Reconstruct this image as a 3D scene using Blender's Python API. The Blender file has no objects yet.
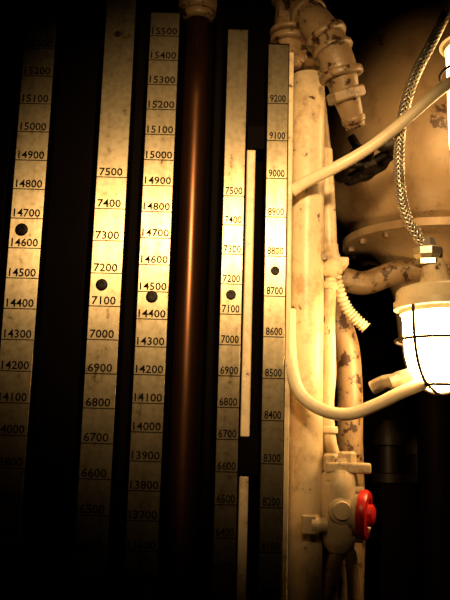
import bpy, bmesh, math, random
from mathutils import Vector, Matrix
random.seed(4)
sc = bpy.context.scene
COL = sc.collection

# ---------------------------------------------------------------- camera
F = 800.0
CAM = Vector((0.0, -1.2, 1.5))
pit, roll = math.radians(10.5), math.radians(1.6)
fwd = Vector((0, math.cos(pit), math.sin(pit)))
R0 = Vector((1, 0, 0)); U0 = R0.cross(fwd)
RT = R0*math.cos(roll) + U0*math.sin(roll)
UP = U0*math.cos(roll) - R0*math.sin(roll)
cd = bpy.data.cameras.new("camera"); cam = bpy.data.objects.new("camera", cd); COL.objects.link(cam)
M = Matrix((RT, UP, -fwd)).transposed().to_4x4(); M.translation = CAM
cam.matrix_world = M
cd.sensor_width = 36; cd.lens = F/600*36; cd.clip_start = 0.01
sc.camera = cam
def P(x, y, Y):
    """surveyed photo position at wall depth Y -> metres in the room"""
    d = RT*((x-225)/F) + UP*((300-y)/F) + fwd
    return CAM + d*((Y-CAM.y)/d.y)
def K(Y=0.0):
    return (Y+1.2)/F/math.cos(pit)     # metres per measured unit at that depth

# ---------------------------------------------------------------- materials
def newmat(name):
    m = bpy.data.materials.new(name); m.use_nodes = True
    nt = m.node_tree; b = nt.nodes["Principled BSDF"]
    return m, nt, b
def noise(nt, scale, detail=6, rough=.6, vec=None):
    n = nt.nodes.new("ShaderNodeTexNoise"); n.inputs["Scale"].default_value = scale
    n.inputs["Detail"].default_value = detail; n.inputs["Roughness"].default_value = rough
    if vec is None:
        tc = nt.nodes.new("ShaderNodeTexCoord"); vec = tc.outputs["Object"]
    nt.links.new(vec, n.inputs["Vector"]); return n
def ramp(nt, fac, stops):
    r = nt.nodes.new("ShaderNodeValToRGB"); e = r.color_ramp.elements
    e[0].position, e[0].color = stops[0][0], (*stops[0][1], 1)
    e[1].position, e[1].color = stops[-1][0], (*stops[-1][1], 1)
    for p, c in stops[1:-1]:
        k = e.new(p); k.color = (*c, 1)
    nt.links.new(fac, r.inputs["Fac"]); return r
def painted(name, col, chip, amount=.36, rough=.45, scale=45, metal=0, bump=.25, spec=.5, grime=0.0):
    m, nt, b = newmat(name)
    n = noise(nt, scale, 8, .65)
    mid = tuple(c*.78 for c in col)
    r = ramp(nt, n.outputs["Fac"], [(amount-.02, chip), (amount, mid), (.52, col), (.8, tuple(c*.9 for c in col))])
    out = r.outputs["Color"]
    if grime:
        tc = nt.nodes.new("ShaderNodeTexCoord"); mp = nt.nodes.new("ShaderNodeMapping"); mp.inputs["Scale"].default_value = (16, 16, 11)
        nt.links.new(tc.outputs["Object"], mp.inputs["Vector"])
        g = noise(nt, 1, 7, .7, mp.outputs["Vector"])
        gr = ramp(nt, g.outputs["Fac"], [(.36, (.42, .30, .18)), (.48, (1, 1, 1))])
        mixn = nt.nodes.new("ShaderNodeMix"); mixn.data_type = 'RGBA'; mixn.blend_type = 'MULTIPLY'
        mixn.inputs[0].default_value = grime
        nt.links.new(out, mixn.inputs[6]); nt.links.new(gr.outputs["Color"], mixn.inputs[7]); out = mixn.outputs[2]
    nt.links.new(out, b.inputs["Base Color"])
    b.inputs["Roughness"].default_value = rough; b.inputs["Metallic"].default_value = metal
    b.inputs["Specular IOR Level"].default_value = spec
    bp = nt.nodes.new("ShaderNodeBump"); bp.inputs["Strength"].default_value = bump; bp.inputs["Distance"].default_value = .002
    nt.links.new(n.outputs["Fac"], bp.inputs["Height"]); nt.links.new(bp.outputs["Normal"], b.inputs["Normal"])
    return m
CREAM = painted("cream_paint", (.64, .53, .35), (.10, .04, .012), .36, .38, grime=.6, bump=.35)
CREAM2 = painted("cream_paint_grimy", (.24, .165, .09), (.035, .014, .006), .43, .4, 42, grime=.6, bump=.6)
TANKM = painted("tank_paint", (.40, .29, .17), (.06, .025, .01), .37, .38, 11, grime=.5)
CABLE = painted("cable_sheath", (.74, .64, .44), (.3, .2, .1), .27, .4, 30, bump=.08)
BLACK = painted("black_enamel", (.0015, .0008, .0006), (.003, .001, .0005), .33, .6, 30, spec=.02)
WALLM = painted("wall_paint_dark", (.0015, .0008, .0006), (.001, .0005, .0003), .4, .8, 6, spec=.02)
IRON = painted("dark_iron", (.007, .004, .0025), (.02, .007, .003), .36, .55, 40, metal=.0, spec=.2)
RED = painted("red_enamel", (.65, .02, .014), (.2, .01, .01), .33, .3, 50, bump=.1)
STEEL = painted("steel", (.62, .57, .48), (.2, .15, .1), .35, .32, 60, metal=.85)
COPPER, nt, b = newmat("copper_tube")
tc = nt.nodes.new("ShaderNodeTexCoord"); mp = nt.nodes.new("ShaderNodeMapping"); mp.inputs["Scale"].default_value = (30, 30, 4)
nt.links.new(tc.outputs["Object"], mp.inputs["Vector"]); n = noise(nt, 1.5, 6, .6, mp.outputs["Vector"])
r = ramp(nt, n.outputs["Fac"], [(.3, (.05, .022, .011)), (.7, (.105, .045, .022))])
nt.links.new(r.outputs["Color"], b.inputs["Base Color"]); b.inputs["Metallic"].default_value = .9; b.inputs["Roughness"].default_value = .31
# scale plate: tarnished metal brushed lengthwise
PLATE, nt, b = newmat("scale_plate_metal")
tc = nt.nodes.new("ShaderNodeTexCoord"); mp = nt.nodes.new("ShaderNodeMapping"); mp.inputs["Scale"].default_value = (60, 60, 9)
nt.links.new(tc.outputs["Object"], mp.inputs["Vector"])
n1 = noise(nt, 1.0, 8, .65, mp.outputs["Vector"]); n2 = noise(nt, 110, 4, .6)
mx = nt.nodes.new("ShaderNodeMath"); mx.operation = 'MULTIPLY'
nt.links.new(n1.outputs["Fac"], mx.inputs[0]); nt.links.new(n2.outputs["Fac"], mx.inputs[1])
r = ramp(nt, mx.outputs[0], [(.10, (.14, .10, .05)), (.17, (.46, .395, .265)), (.32, (.62, .545, .385))])
nt.links.new(r.outputs["Color"], b.inputs["Base Color"]); b.inputs["Metallic"].default_value = .93
rr = nt.nodes.new("ShaderNodeMapRange"); rr.inputs[3].default_value = .48; rr.inputs[4].default_value = .41
nt.links.new(n1.outputs["Fac"], rr.inputs[0]); nt.links.new(rr.outputs[0], b.inputs["Roughness"])
b.inputs["Anisotropic"].default_value = .85
tv = nt.nodes.new("ShaderNodeCombineXYZ"); tv.inputs[0].default_value = 1
nt.links.new(tv.outputs[0], b.inputs["Tangent"])
INK, nt, b = newmat("engraving_ink"); b.inputs["Base Color"].default_value = (.006, .004, .003, 1); b.inputs["Roughness"].default_value = .7; b.inputs["Specular IOR Level"].default_value = .05
def glowmat(name, s):
    m, nt, b = newmat(name); b.inputs["Base Color"].default_value = (.9, .85, .7, 1)
    b.inputs["Emission Color"].default_value = (1, .56, .20, 1); b.inputs["Emission Strength"].default_value = s
    return m
GLOW = glowmat("lit_opal_glass", 58)
GLOW2 = glowmat("lit_opal_glass_dim", 14)

# ---------------------------------------------------------------- mesh helpers
def obj(name, bm, mat, parent=None, smooth=True, bevel=0):
    me = bpy.data.meshes.new(name); bmesh.ops.recalc_face_normals(bm, faces=bm.faces[:]); bm.to_mesh(me); bm.free()
    if smooth:
        for p in me.polygons: p.use_smooth = True
    me.materials.append(mat)
    o = bpy.data.objects.new(name, me); COL.objects.link(o)
    if parent: o.parent = parent
    if bevel:
        m = o.modifiers.new("bevel", 'BEVEL'); m.width = bevel; m.segments = 2; m.limit_method = 'ANGLE'
    return o
def empty(name):
    o = bpy.data.objects.new(name, None); COL.objects.link(o); o.empty_display_size = .05; return o
def box(name, x0, x1, y0, y1, z0, z1, mat, parent=None, bevel=0):
    bm = bmesh.new(); bmesh.ops.create_cube(bm, size=1)
    for v in bm.verts:
        v.co = Vector(((x0+x1)/2+v.co.x*(x1-x0), (y0+y1)/2+v.co.y*(y1-y0), (z0+z1)/2+v.co.z*(z1-z0)))
    return obj(name, bm, mat, parent, False, bevel)
def catmull(pts, n=8):
    if len(pts) < 3: return [pts[0].lerp(pts[1], i/n) for i in range(n+1)]
    out = []; q = [pts[0]*2-pts[1]]+pts+[pts[-1]*2-pts[-2]]
    for i in range(1, len(q)-2):
        a, b_, c, d = q[i-1], q[i], q[i+1], q[i+2]
        for k in range(n):
            t = k/n
            out.append(.5*((2*b_)+(c-a)*t+(2*a-5*b_+4*c-d)*t*t+(3*b_-a-3*c+d)*t**3))
    out.append(pts[-1].copy()); return out
def frames(path):
    fr = []; t = (path[1]-path[0]).normalized()
    u = t.orthogonal().normalized()
    for i, p in enumerate(path):
        a = path[max(i-1, 0)]; b_ = path[min(i+1, len(path)-1)]; t = (b_-a).normalized()
        u = (u-t*u.dot(t)).normalized(); fr.append((p, u, t.cross(u)))
    return fr
def sweep_into(bm, path, rad, seg=20, cap=True):
    rings = []
    for i, (p, u, v) in enumerate(frames(path)):
        r_ = rad[i] if isinstance(rad, list) else rad
        rings.append([bm.verts.new(p+u*(r_*math.cos(2*math.pi*k/seg))+v*(r_*math.sin(2*math.pi*k/seg))) for k in range(seg)])
    for a, b_ in zip(rings, rings[1:]):
        for k in range(seg): bm.faces.new((a[k], a[(k+1) % seg], b_[(k+1) % seg], b_[k]))
    if cap: bm.faces.new(rings[0]); bm.faces.new(rings[-1])
def tube(name, pts, rad, mat, parent=None, n=8, seg=20):
    bm = bmesh.new(); sweep_into(bm, catmull(pts, n), rad, seg); return obj(name, bm, mat, parent)
def lathe(name, base, axis, prof, mat, parent=None, seg=32, smooth=True, bevel=0):
    """prof: list (distance along axis, radius)"""
    bm = bmesh.new(); ax = axis.normalized(); u = ax.orthogonal().normalized(); v = ax.cross(u); rings = []
    for h, r_ in prof:
        r_ = max(r_, 1e-4)
        rings.append([bm.verts.new(base+ax*h+u*(r_*math.cos(2*math.pi*k/seg))+v*(r_*math.sin(2*math.pi*k/seg))) for k in range(seg)])
    for a, b_ in zip(rings, rings[1:]):
        for k in range(seg): bm.faces.new((a[k], a[(k+1) % seg], b_[(k+1) % seg], b_[k]))
    bm.faces.new(rings[0]); bm.faces.new(rings[-1])
    o = obj(name, bm, mat, parent, smooth, bevel)
    if smooth: o.modifiers.new("edges", 'EDGE_SPLIT').split_angle = math.radians(42)
    return o
def collar(name, p, d, r_, L, mat, parent, hexa=False):
    d = d.normalized()
    if hexa: return lathe(name, p-d*L/2, d, [(0, r_*.9), (L*.15, r_), (L*.85, r_), (L, r_*.9)], mat, parent, 6, False, .0008)
    return lathe(name, p-d*L/2, d, [(0, r_*.86), (L*.12, r_*.97), (L*.25, r_), (L*.75, r_), (L*.88, r_*.97), (L, r_*.86)], mat, parent, 28)
Z = Vector((0, 0, 1)); X = Vector((1, 0, 0)); YV = Vector((0, 1, 0))

# ---------------------------------------------------------------- room shell
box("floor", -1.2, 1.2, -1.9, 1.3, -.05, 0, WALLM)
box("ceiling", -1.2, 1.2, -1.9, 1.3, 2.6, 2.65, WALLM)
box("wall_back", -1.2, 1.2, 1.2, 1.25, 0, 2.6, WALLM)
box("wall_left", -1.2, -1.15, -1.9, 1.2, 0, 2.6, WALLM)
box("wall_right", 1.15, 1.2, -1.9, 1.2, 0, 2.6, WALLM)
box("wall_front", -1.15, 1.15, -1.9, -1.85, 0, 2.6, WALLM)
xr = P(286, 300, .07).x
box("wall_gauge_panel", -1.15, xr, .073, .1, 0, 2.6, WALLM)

# ---------------------------------------------------------------- gauge rulers
def add_text(bm, s, cx, cz, w, h, y):
    cu = bpy.data.curves.new("t", 'FONT'); cu.body = s; cu.resolution_u = 2; cu.offset = .016
    o = bpy.data.objects.new("t", cu); COL.objects.link(o)
    bpy.context.view_layer.update()
    me = bpy.data.meshes.new_from_object(o.evaluated_get(bpy.context.evaluated_depsgraph_get()))
    xs = [v.co.x for v in me.vertices]; ys = [v.co.y for v in me.vertices]
    x0, x1, y0, y1 = min(xs), max(xs), min(ys), max(ys)
    for v in me.vertices:
        v.co = Vector((cx+((v.co.x-x0)/(x1-x0)-.5)*w, y, cz+((v.co.y-y0)/(y1-y0)-.5)*h))
    bm.from_mesh(me); bpy.data.objects.remove(o); bpy.data.meshes.remove(me); bpy.data.curves.remove(cu)

def ruler(xa, xb, top, bot, a, b_, lo, hi, tw, th, holes, shift=0):
    """xa,xb: edges at mid height; a,b_: (value, y) calibration; lo,hi values engraved"""
    e = empty("gauge_ruler")
    k = K(); x0 = P(xa, 300, 0).x; x1 = P(xb, 300, 0).x; cx = (x0+x1)/2; cpx = (xa+xb)/2
    zt = P(cpx, top, 0).z if top is not None else 2.45
    zb = P(cpx, bot, 0).z if bot is not None else .9
    box("scale_plate", x0, x1, -.002, .001, zb, zt, PLATE, e, .0006)
    box("carrier_channel", x0-.0015, x1+.0015, .001, .072, zb-.004, zt+.004, BLACK, e, .001)
    za, zb2 = P(cpx, a[1], 0).z, P(cpx, b_[1], 0).z
    step = (za-zb2)/((a[0]-b_[0])/100)
    bm = bmesh.new(); bt = bmesh.new()
    v = lo
    while v <= hi:
        z = za+(v-a[0])/100*step
        if zb+.01 < z < zt-.01:
            add_text(bm, str(v), cx+shift*k, z, tw*k, th*k, -.0024)
            zz = z-th*k*.5-1.6*k; h = .45*k
            q = [bt.verts.new(c) for c in ((x0, -.0024, zz-h), (x1, -.0024, zz-h), (x1, -.0024, zz+h), (x0, -.0024, zz+h))]
            bt.faces.new(q)
        v += 100
    obj("numerals", bm, INK, e, False); obj("tick_lines", bt, INK, e, False)
    for i, (hx, hy, r_) in enumerate(holes):
        c = P(hx, hy, 0); c.x = min(max(c.x, x0+r_*k), x1-r_*k)
        lathe("screw_%d" % i, c+Vector((0, .0005, 0)), -YV, [(0, r_*k), (.004, r_*k), (.0055, r_*k*.8), (.0055, r_*k*.45), (.0035, r_*k*.4), (.0035, .0002)], IRON, e, 20)
    return e
ruler(4.5, 37, None, None, (14700, 213), (14300, 334), 13600, 15800, 27, 8.5, [(22, 230, 6.5)])
ruler(89.5, 120.5, None, None, (7500, 172), (6600, 473), 6100, 7500, 24, 8.5, [(118, 35, 3.5), (102, 285, 6)], -1)
ruler(137.5, 168, 13, None, (15300, 80), (13800, 485), 13200, 15500, 27, 8, [(152, 297, 6)])
ruler(220.5, 241.5, 30, None, (7500, 191), (6600, 466), 6100, 7500, 17.5, 8, [(231, 295, 5)])
ruler(264, 285, 45, None, (9100, 136), (8400, 415), 7900, 9200, 16.5, 8, [(275, 271, 4.5)])

# dark housings between the rulers
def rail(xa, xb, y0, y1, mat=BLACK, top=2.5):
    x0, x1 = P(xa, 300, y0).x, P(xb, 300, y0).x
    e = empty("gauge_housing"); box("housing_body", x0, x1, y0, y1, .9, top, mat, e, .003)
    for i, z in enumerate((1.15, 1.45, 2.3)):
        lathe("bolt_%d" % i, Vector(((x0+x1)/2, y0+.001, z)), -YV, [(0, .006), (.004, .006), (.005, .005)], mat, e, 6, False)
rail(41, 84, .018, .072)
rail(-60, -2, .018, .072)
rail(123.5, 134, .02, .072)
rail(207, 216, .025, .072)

# cream backing bar between the two right-hand rulers
e = empty("gauge_backing_bar")
x0, x1 = P(243.5, 300, .03).x, P(252.5, 300, .03).x
box("bar_upper", x0, x1, .03, .072, P(248, 437, .03).z, P(248, 125, .03).z, CREAM, e, .002)
box("bar_lower", x0, x1, .03, .072, P(248, 700, .03).z, P(248, 476, .03).z, CREAM, e, .002)
box("bracket", x0-.001, P(262, 300, .03).x, .025, .072, P(248, 475, .03).z, P(248, 438, .03).z, BLACK, e, .002)
box("bracket_top", x0-.001, P(262, 300, .03).x, .025, .072, P(248, 150, .03).z, P(248, 126, .03).z, BLACK, e, .002)

# copper tube
e = empty("copper_pipe"); cx = P(188, 300, .04).x; k = K(.04)
zt = P(203, 14, .04).z
tube("tube_body", [Vector((cx, .045, .9)), Vector((cx, .045, 1.6)), Vector((cx, .045, zt))], 13.5*k, COPPER, e, 4, 40)
for i, (dz, rr_, L, hx) in enumerate(((-.002, 17, 9, False), (.014, 22, 13, False), (.036, 17, 16, True))):
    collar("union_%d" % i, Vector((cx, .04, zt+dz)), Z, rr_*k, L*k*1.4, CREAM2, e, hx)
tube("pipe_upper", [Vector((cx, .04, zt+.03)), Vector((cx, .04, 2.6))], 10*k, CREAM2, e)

# ---------------------------------------------------------------- cream stanchion
e = empty("painted_stanchion"); k = K(.06)
cx = P(306, 300, .06).x
tube("post", [Vector((cx, .06, 0)), Vector((cx, .06, 1.5)), Vector((cx, .06, 2.12))], 17.5*k, CREAM, e, 6, 40)
collar("post_cap", Vector((cx, .06, P(306, 62, .06).z)), Z, 19*k, 12*k, CREAM2, e)
xe0, xe1 = P(286, 300, .0).x, P(291, 300, .0).x
box("edge_flange", xe0, xe1, .0, .045, .9, P(288, 52, 0).z, CREAM, e, .0015)

# ---------------------------------------------------------------- elbow pipe fittings, top centre
e = empty("pipe_fitting"); k = K(.03)
a = [P(288, y, .03) for y in (66, 40, 10, -40, -120)]
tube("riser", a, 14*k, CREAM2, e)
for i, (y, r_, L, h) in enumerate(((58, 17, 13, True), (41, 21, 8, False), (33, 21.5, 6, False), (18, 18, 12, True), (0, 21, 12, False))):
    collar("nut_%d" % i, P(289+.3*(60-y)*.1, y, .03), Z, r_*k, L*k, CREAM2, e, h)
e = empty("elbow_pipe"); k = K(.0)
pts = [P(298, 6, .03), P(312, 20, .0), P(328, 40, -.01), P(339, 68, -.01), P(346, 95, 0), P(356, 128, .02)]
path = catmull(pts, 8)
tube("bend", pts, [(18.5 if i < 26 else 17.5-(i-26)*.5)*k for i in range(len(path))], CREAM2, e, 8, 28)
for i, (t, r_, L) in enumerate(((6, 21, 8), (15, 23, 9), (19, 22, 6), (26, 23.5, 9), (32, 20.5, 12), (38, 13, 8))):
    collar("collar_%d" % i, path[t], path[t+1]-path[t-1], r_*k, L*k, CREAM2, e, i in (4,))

# ---------------------------------------------------------------- big domed tank
e = empty("domed_tank"); Yt = .5; k = K(Yt)
ax = P(432, 243, Yt); zz = lambda y: P(432, y, Yt).z-ax.z
lathe("vessel", ax, Z, [(zz(345), 34*k), (zz(300), 38*k), (zz(266), 50*k), (zz(252), 64*k), (zz(249), 90*k), (zz(242), 90*k), (zz(240), 76*k),
      (zz(228), 86*k), (zz(210), 101*k), (zz(185), 110*k), (zz(150), 114*k), (zz(110), 110*k), (zz(70), 96*k), (zz(35), 68*k), (zz(10), 30*k), (zz(0), 4*k)], TANKM, e, 64)
for i in range(16):
    t = 2*math.pi*i/16
    lathe("flange_bolt_%d" % i, ax+Vector((82*k*math.cos(t), 82*k*math.sin(t), zz(254))), Z, [(0, 3.4*k), (15*k, 3.4*k)], CREAM2, e, 6, False)
tube("tank_support_pipe", [P(432, 340, Yt), Vector((P(432, 340, Yt).x, Yt, 0))], 16*k, BLACK, e)
# horizontal pipe below the flange
tube("horizontal_pipe", [P(340, 278, .42), P(365, 283, .42), P(400, 272, .42), P(470, 266, .42), P(560, 266, .42)], 12*K(.42), CREAM2)

# handwheel
def handwheel(c, axis, R, mat, name="valve_handwheel", rim=.09, spokes=5):
    e = empty(name); ax_ = axis.normalized(); u = ax_.orthogonal().normalized(); v = ax_.cross(u)
    bm = bmesh.new(); N = 72; ring = []
    for i in range(N):
        t = 2*math.pi*i/N; d = u*math.cos(t)+v*math.sin(t); RR = R*(1+.07*math.cos(9*t)); rr_ = R*rim*1.6
        ring.append([bm.verts.new(c+d*(RR+rr_*math.cos(s))+ax_*(rr_*math.sin(s))) for s in [2*math.pi*j/10 for j in range(10)]])
    for i in range(N):
        for j in range(10): bm.faces.new((ring[i][j], ring[(i+1) % N][j], ring[(i+1) % N][(j+1) % 10], ring[i][(j+1) % 10]))
    obj("rim", bm, mat, e)
    for i in range(spokes):
        t = 2*math.pi*i/spokes+.3; d = u*math.cos(t)+v*math.sin(t)
        tube("spoke_%d" % i, [c-ax_*R*.1, c+d*R*.5-ax_*R*.06, c+d*R], R*.14, mat, e, 4, 10)
    lathe("hub", c-ax_*R*.35, ax_, [(0, R*.3), (R*.35, R*.38), (R*.42, R*.25), (R*.6, R*.16)], mat, e, 8)
    tube("stem", [c-ax_*R*.2, c+ax_*R*1.2], R*.16, mat, e, 4, 12)
    return e
handwheel(P(366, 162, .17), Vector((-.42, .20, .88)), 28*K(.17), IRON, rim=.14)

# ---------------------------------------------------------------- cables
k = K(.0)
tube("electric_cable", [P(292, 191, .01), P(308, 181, .0), P(340, 165, -.02), P(372, 146, -.03), P(405, 120, -.04), P(440, 90, -.05), P(480, 62, -.05), P(560, 0, -.04)], 6*k, CABLE, None, 10)
tube("electric_cable", [P(290, 310, .03), P(290, 345, .02), P(293, 375, .0), P(303, 397, -.01), P(325, 411, -.02), P(350, 414, -.02), P(378, 404, -.02), P(400, 393, -.02), P(424, 383, -.015)], 6.2*k, CABLE, None, 10)

# vertical conduits
e = empty("conduit_run"); Yc = .1; k = K(Yc)
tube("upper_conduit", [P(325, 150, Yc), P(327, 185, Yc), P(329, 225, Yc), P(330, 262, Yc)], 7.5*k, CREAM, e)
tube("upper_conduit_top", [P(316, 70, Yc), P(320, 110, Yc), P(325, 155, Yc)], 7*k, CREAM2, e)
bx = P(330, 262, Yc-.03); kk = K(Yc-.03)
lathe("junction_cone", bx-Z*14*kk, Z, [(0, 8*kk), (3*kk, 13*kk), (12*kk, 15*kk), (16*kk, 12*kk), (24*kk, 9*kk), (32*kk, 8.5*kk)], CREAM, e, 10, True)
box("junction_lug", bx.x-16*kk, bx.x+18*kk, bx.y-.014, bx.y+.03, bx.z-5*kk, bx.z+4*kk, CREAM, e, .003)
lathe("lug_bolt", bx+Vector((-8*kk, -.03, 1*kk)), YV, [(0, 3.5*kk), (.03, 3.5*kk)], CREAM2, e, 6, False)
tube("conduit_a", [P(321, 272, Yc), P(320, 320, Yc), P(318, 360, Yc), P(320, 405, Yc), P(324, 440, Yc), P(332, 466, Yc)], 4.5*k, CREAM, e)
tube("conduit_b", [P(331, 272, Yc-.02), P(329, 320, Yc-.02), P(330, 370, Yc-.02), P(328, 405, Yc-.02), P(330, 440, Yc-.02), P(338, 466, Yc-.02)], 6*k, CREAM, e)
for i, y in enumerate((286, 430)):
    collar("clip_%d" % i, P(330 if i == 0 else 329, y, Yc-.02), Z, 8.5*k, 7*k, CREAM, e)
hp = [P(335, 272, Yc), P(339, 290, Yc), P(346, 307, Yc), P(355, 318, Yc), P(366, 328, Yc)]
pth = catmull(hp, 16)
tube("flexible_hose", hp, [(5.5+1.0*math.sin(i*1.6))*k for i in range(len(pth))], CREAM, e, 16)
# fat pipe behind
k = K(.17)
tube("cooling_pipe", [P(333, 300, .17), P(339, 322, .17), P(347, 350, .17), P(350, 395, .17), P(350, 440, .17), P(352, 520, .17), P(350, 620, .17), P(348, 800, .17)], 12.5*k, CREAM2, None, 8)

# ---------------------------------------------------------------- junction valve with red ring
e = empty("cable_junction_box"); Yv = .045; k = K(Yv); c = P(339, 505, Yv)
lathe("body", c-Z*44*k, Z, [(0, 9*k), (6*k, 14*k), (14*k, 16*k), (40*k, 18*k), (60*k, 19*k), (72*k, 17*k), (80*k, 11*k), (88*k, 10*k)], CREAM, e, 12)
box("top_flange", c.x-14*k, c.x+29*k, c.y-.02, c.y+.02, c.z+30*k, c.z+40*k, CREAM, e, .003)
lathe("boss_left", c+Vector((-13*k, -.018, -18*k)), -X, [(0, 7*k), (8*k, 7*k), (8*k, 9.5*k), (15*k, 9.5*k), (16*k, 6*k), (20*k, 6*k)], CREAM, e, 16)
box("foot_bracket", c.x-37*k, c.x-24*k, c.y-.03, c.y+.03, c.z-26*k, c.z-9*k, CREAM, e, .002)
lathe("boss_front", c+Vector((0, -.018, -4*k)), -YV, [(0, 13*k), (.010, 12*k), (.012, 9*k), (.016, 8*k)], CREAM, e, 20)
lathe("gland_top_a", P(331, 464, Yv)-Z*6*k, Z, [(0, 8*k), (14*k, 8*k), (16*k, 6*k)], CREAM, e, 6, False)
lathe("gland_top_b", P(347, 462, Yv)-Z*8*k, Z, [(0, 9*k), (16*k, 9*k), (18*k, 7*k)], CREAM, e, 6, False)
sax = Vector((.93, -.34, -.06)).normalized(); s0 = c+Vector((10*k, -.01, -7*k))
lathe("side_neck", s0-sax*8*k, sax, [(0, 14*k), (12*k, 15*k), (13*k, 19*k), (16*k, 19*k)], CREAM, e, 28)
lathe("red_ring", s0+sax*8*k, sax, [(0, 18*k), (1*k, 23*k), (6*k, 23.5*k), (9*k, 22*k), (10*k, 16*k), (7*k, 15*k), (7*k, 9*k)], RED, e, 32)
lathe("red_knob", s0+sax*12*k, sax, [(0, 11*k), (9*k, 10.5*k), (11*k, 7*k)], RED, e, 12)
for sgn in (-1, 1):
    lathe("ear_%d" % (sgn+1), s0+sax*4*k+Z*sgn*21*k, sax, [(0, 5*k), (8*k, 5*k)], CREAM, e, 8)
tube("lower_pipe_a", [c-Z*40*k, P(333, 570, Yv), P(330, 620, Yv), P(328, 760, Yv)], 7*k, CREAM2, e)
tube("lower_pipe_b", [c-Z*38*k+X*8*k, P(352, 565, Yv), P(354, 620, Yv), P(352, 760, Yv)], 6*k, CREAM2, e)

# ---------------------------------------------------------------- caged bulkhead lamps
def lamp(c, k, dn, glow, s=1.0, extra=0, phase=.35):
    e = empty("caged_bulkhead_lamp"); r_ = k*s; x_ = extra*k
    lathe("base_housing", c-dn*18*k, dn, [(0, 12*r_), (3*k, 26*r_), (6*k, 36*r_), (9*k, 39*r_), (18*k, 40*r_), (20*k, 42*r_), (27*k, 42*r_), (28*k, 38*r_), (32*k, 36*r_)], CABLE, e, 48)
    lathe("glass_dome", c+dn*11*k, dn, [(0, 34*r_), (20*k, 34*r_), (45*k+x_, 33*r_), (62*k+x_, 29*r_), (72*k+x_, 22*r_), (79*k+x_, 12*r_), (81*k+x_, 1*r_)], glow, e, 48)
    lathe("lamp_neck", c-dn*15*k, -dn, [(0, 17*r_), (8*k, 14*r_), (18*k, 12*r_), (26*k, 10*r_)], CREAM, e, 24)
    wires = bmesh.new()
    for i in range(4):
        t = 2*math.pi*i/4+phase; d = Vector((math.cos(t), math.sin(t), 0))
        pp = [c+dn*10*k+d*41*r_, c+dn*35*k+d*42*r_, c+dn*(62*k+x_)+d*39*r_, c+dn*(82*k+x_)+d*29*r_, c+dn*(92*k+x_)+d*12*r_, c+dn*(94*k+x_)+d*2*r_]
        sweep_into(wires, catmull(pp, 6), 1.6*k, 8)
    for h, R_ in ((42*k, 42), (86*k+x_, 25)):
        sweep_into(wires, [c+dn*h+Vector((math.cos(t), math.sin(t), 0))*R_*r_ for t in [2*math.pi*j/48 for j in range(49)]], 1.5*k, 8)
    obj("wire_guard", wires, IRON, e)
    return e
k = K(0); e = lamp(P(436, 300, 0), k, Vector((.04, 0, -1)).normalized(), GLOW, 1.0, 0, .75)
g = P(428, 252, 0)
lathe("gland_nut", g-Z*14*k, Z, [(0, 14*k), (5*k, 14*k)], STEEL, e, 6, False)
lathe("gland_body", g-Z*10*k, Z, [(0, 10*k), (6*k, 15*k), (13*k, 15*k), (15*k, 10*k), (24*k, 7*k)], STEEL, e, 8, False)
lathe("hinge_clip", P(398, 383, 0)-X*8*k, Vector((1, 0, .3)), [(0, 7*k), (10*k, 9*k), (22*k, 9*k), (24*k, 6*k)], STEEL, e, 8, False)
tube("guard_bracket", [P(372, 388, .03), P(385, 382, .02), P(402, 380, .0)], 7*k, STEEL, e)
e = lamp(P(474, 38, .06), K(.06), Vector((0, 0, -1)), GLOW2, .86, 62, .6)
tube("lamp_conduit", [P(476, 10, .06), P(478, -40, .06), Vector((P(478, -40, .06).x, .06, 2.6))], 8*K(.06), CREAM2, e)

# braided hose
e = empty("braided_hose"); k = K(-.02)
pts = [P(470, -60, -.02), P(449, 5, -.02), P(432, 42, -.02), P(414, 78, -.02), P(403, 115, -.02), P(399, 150, -.02), P(400, 185, -.02), P(407, 218, -.01), P(427, 250, .0)]
tube("inner_tube", pts, 4.0*k, IRON, e, 12)
path = catmull(pts, 22); fr = frames(path); bm = bmesh.new()
for s in (-1, 1):
    for j in range(7):
        sp = []
        for i, (p, u, v) in enumerate(fr):
            t = s*i*.30+2*math.pi*j/7
            sp.append(p+(u*math.cos(t)+v*math.sin(t))*4.8*k)
        sweep_into(bm, sp, 1.0*k, 5)
obj("braid_wires", bm, STEEL, e)

# dark machinery bottom right
e = empty("valve_chest"); Ym = .85; k = K(Ym); c = P(430, 500, Ym)
box("chest_body", c.x-50*k, c.x+60*k, Ym-.03, Ym+.2, 0, c.z+15*k, BLACK, e, .01)
for i, (dx, h) in enumerate(((-36, 60), (-5, 45), (30, 70))):
    lathe("bonnet_%d" % i, Vector((c.x+dx*k, Ym+.05, c.z+15*k)), Z, [(0, 16*k), (8*k, 16*k), (9*k, 10*k), (h*.6*k, 9*k), (h*.6*k, 14*k), (h*.75*k, 14*k), (h*k, 5*k)], IRON, e, 12)

# ---------------------------------------------------------------- lights
l = bpy.data.lights.new("added_ruler_spot", 'SPOT'); l.color = (1, .60, .24); l.energy = 64; l.shadow_soft_size = .05  # unseen spot added behind the viewer to put the bright band on the rulers
l.spot_size = math.radians(56); l.spot_blend = 1.0
o = bpy.data.objects.new("added_ruler_spot", l); COL.objects.link(o); o.location = (.05, -.85, 2.04)
tgt = Vector((.02, 0, 1.85)); o.rotation_euler = (tgt-o.location).to_track_quat('-Z', 'Y').to_euler()
w = bpy.data.worlds.new("world"); sc.world = w; w.use_nodes = True
w.node_tree.nodes["Background"].inputs[0].default_value = (0, 0, 0, 1)
sc.view_settings.view_transform = 'Standard'
sc.view_settings.look = 'None'
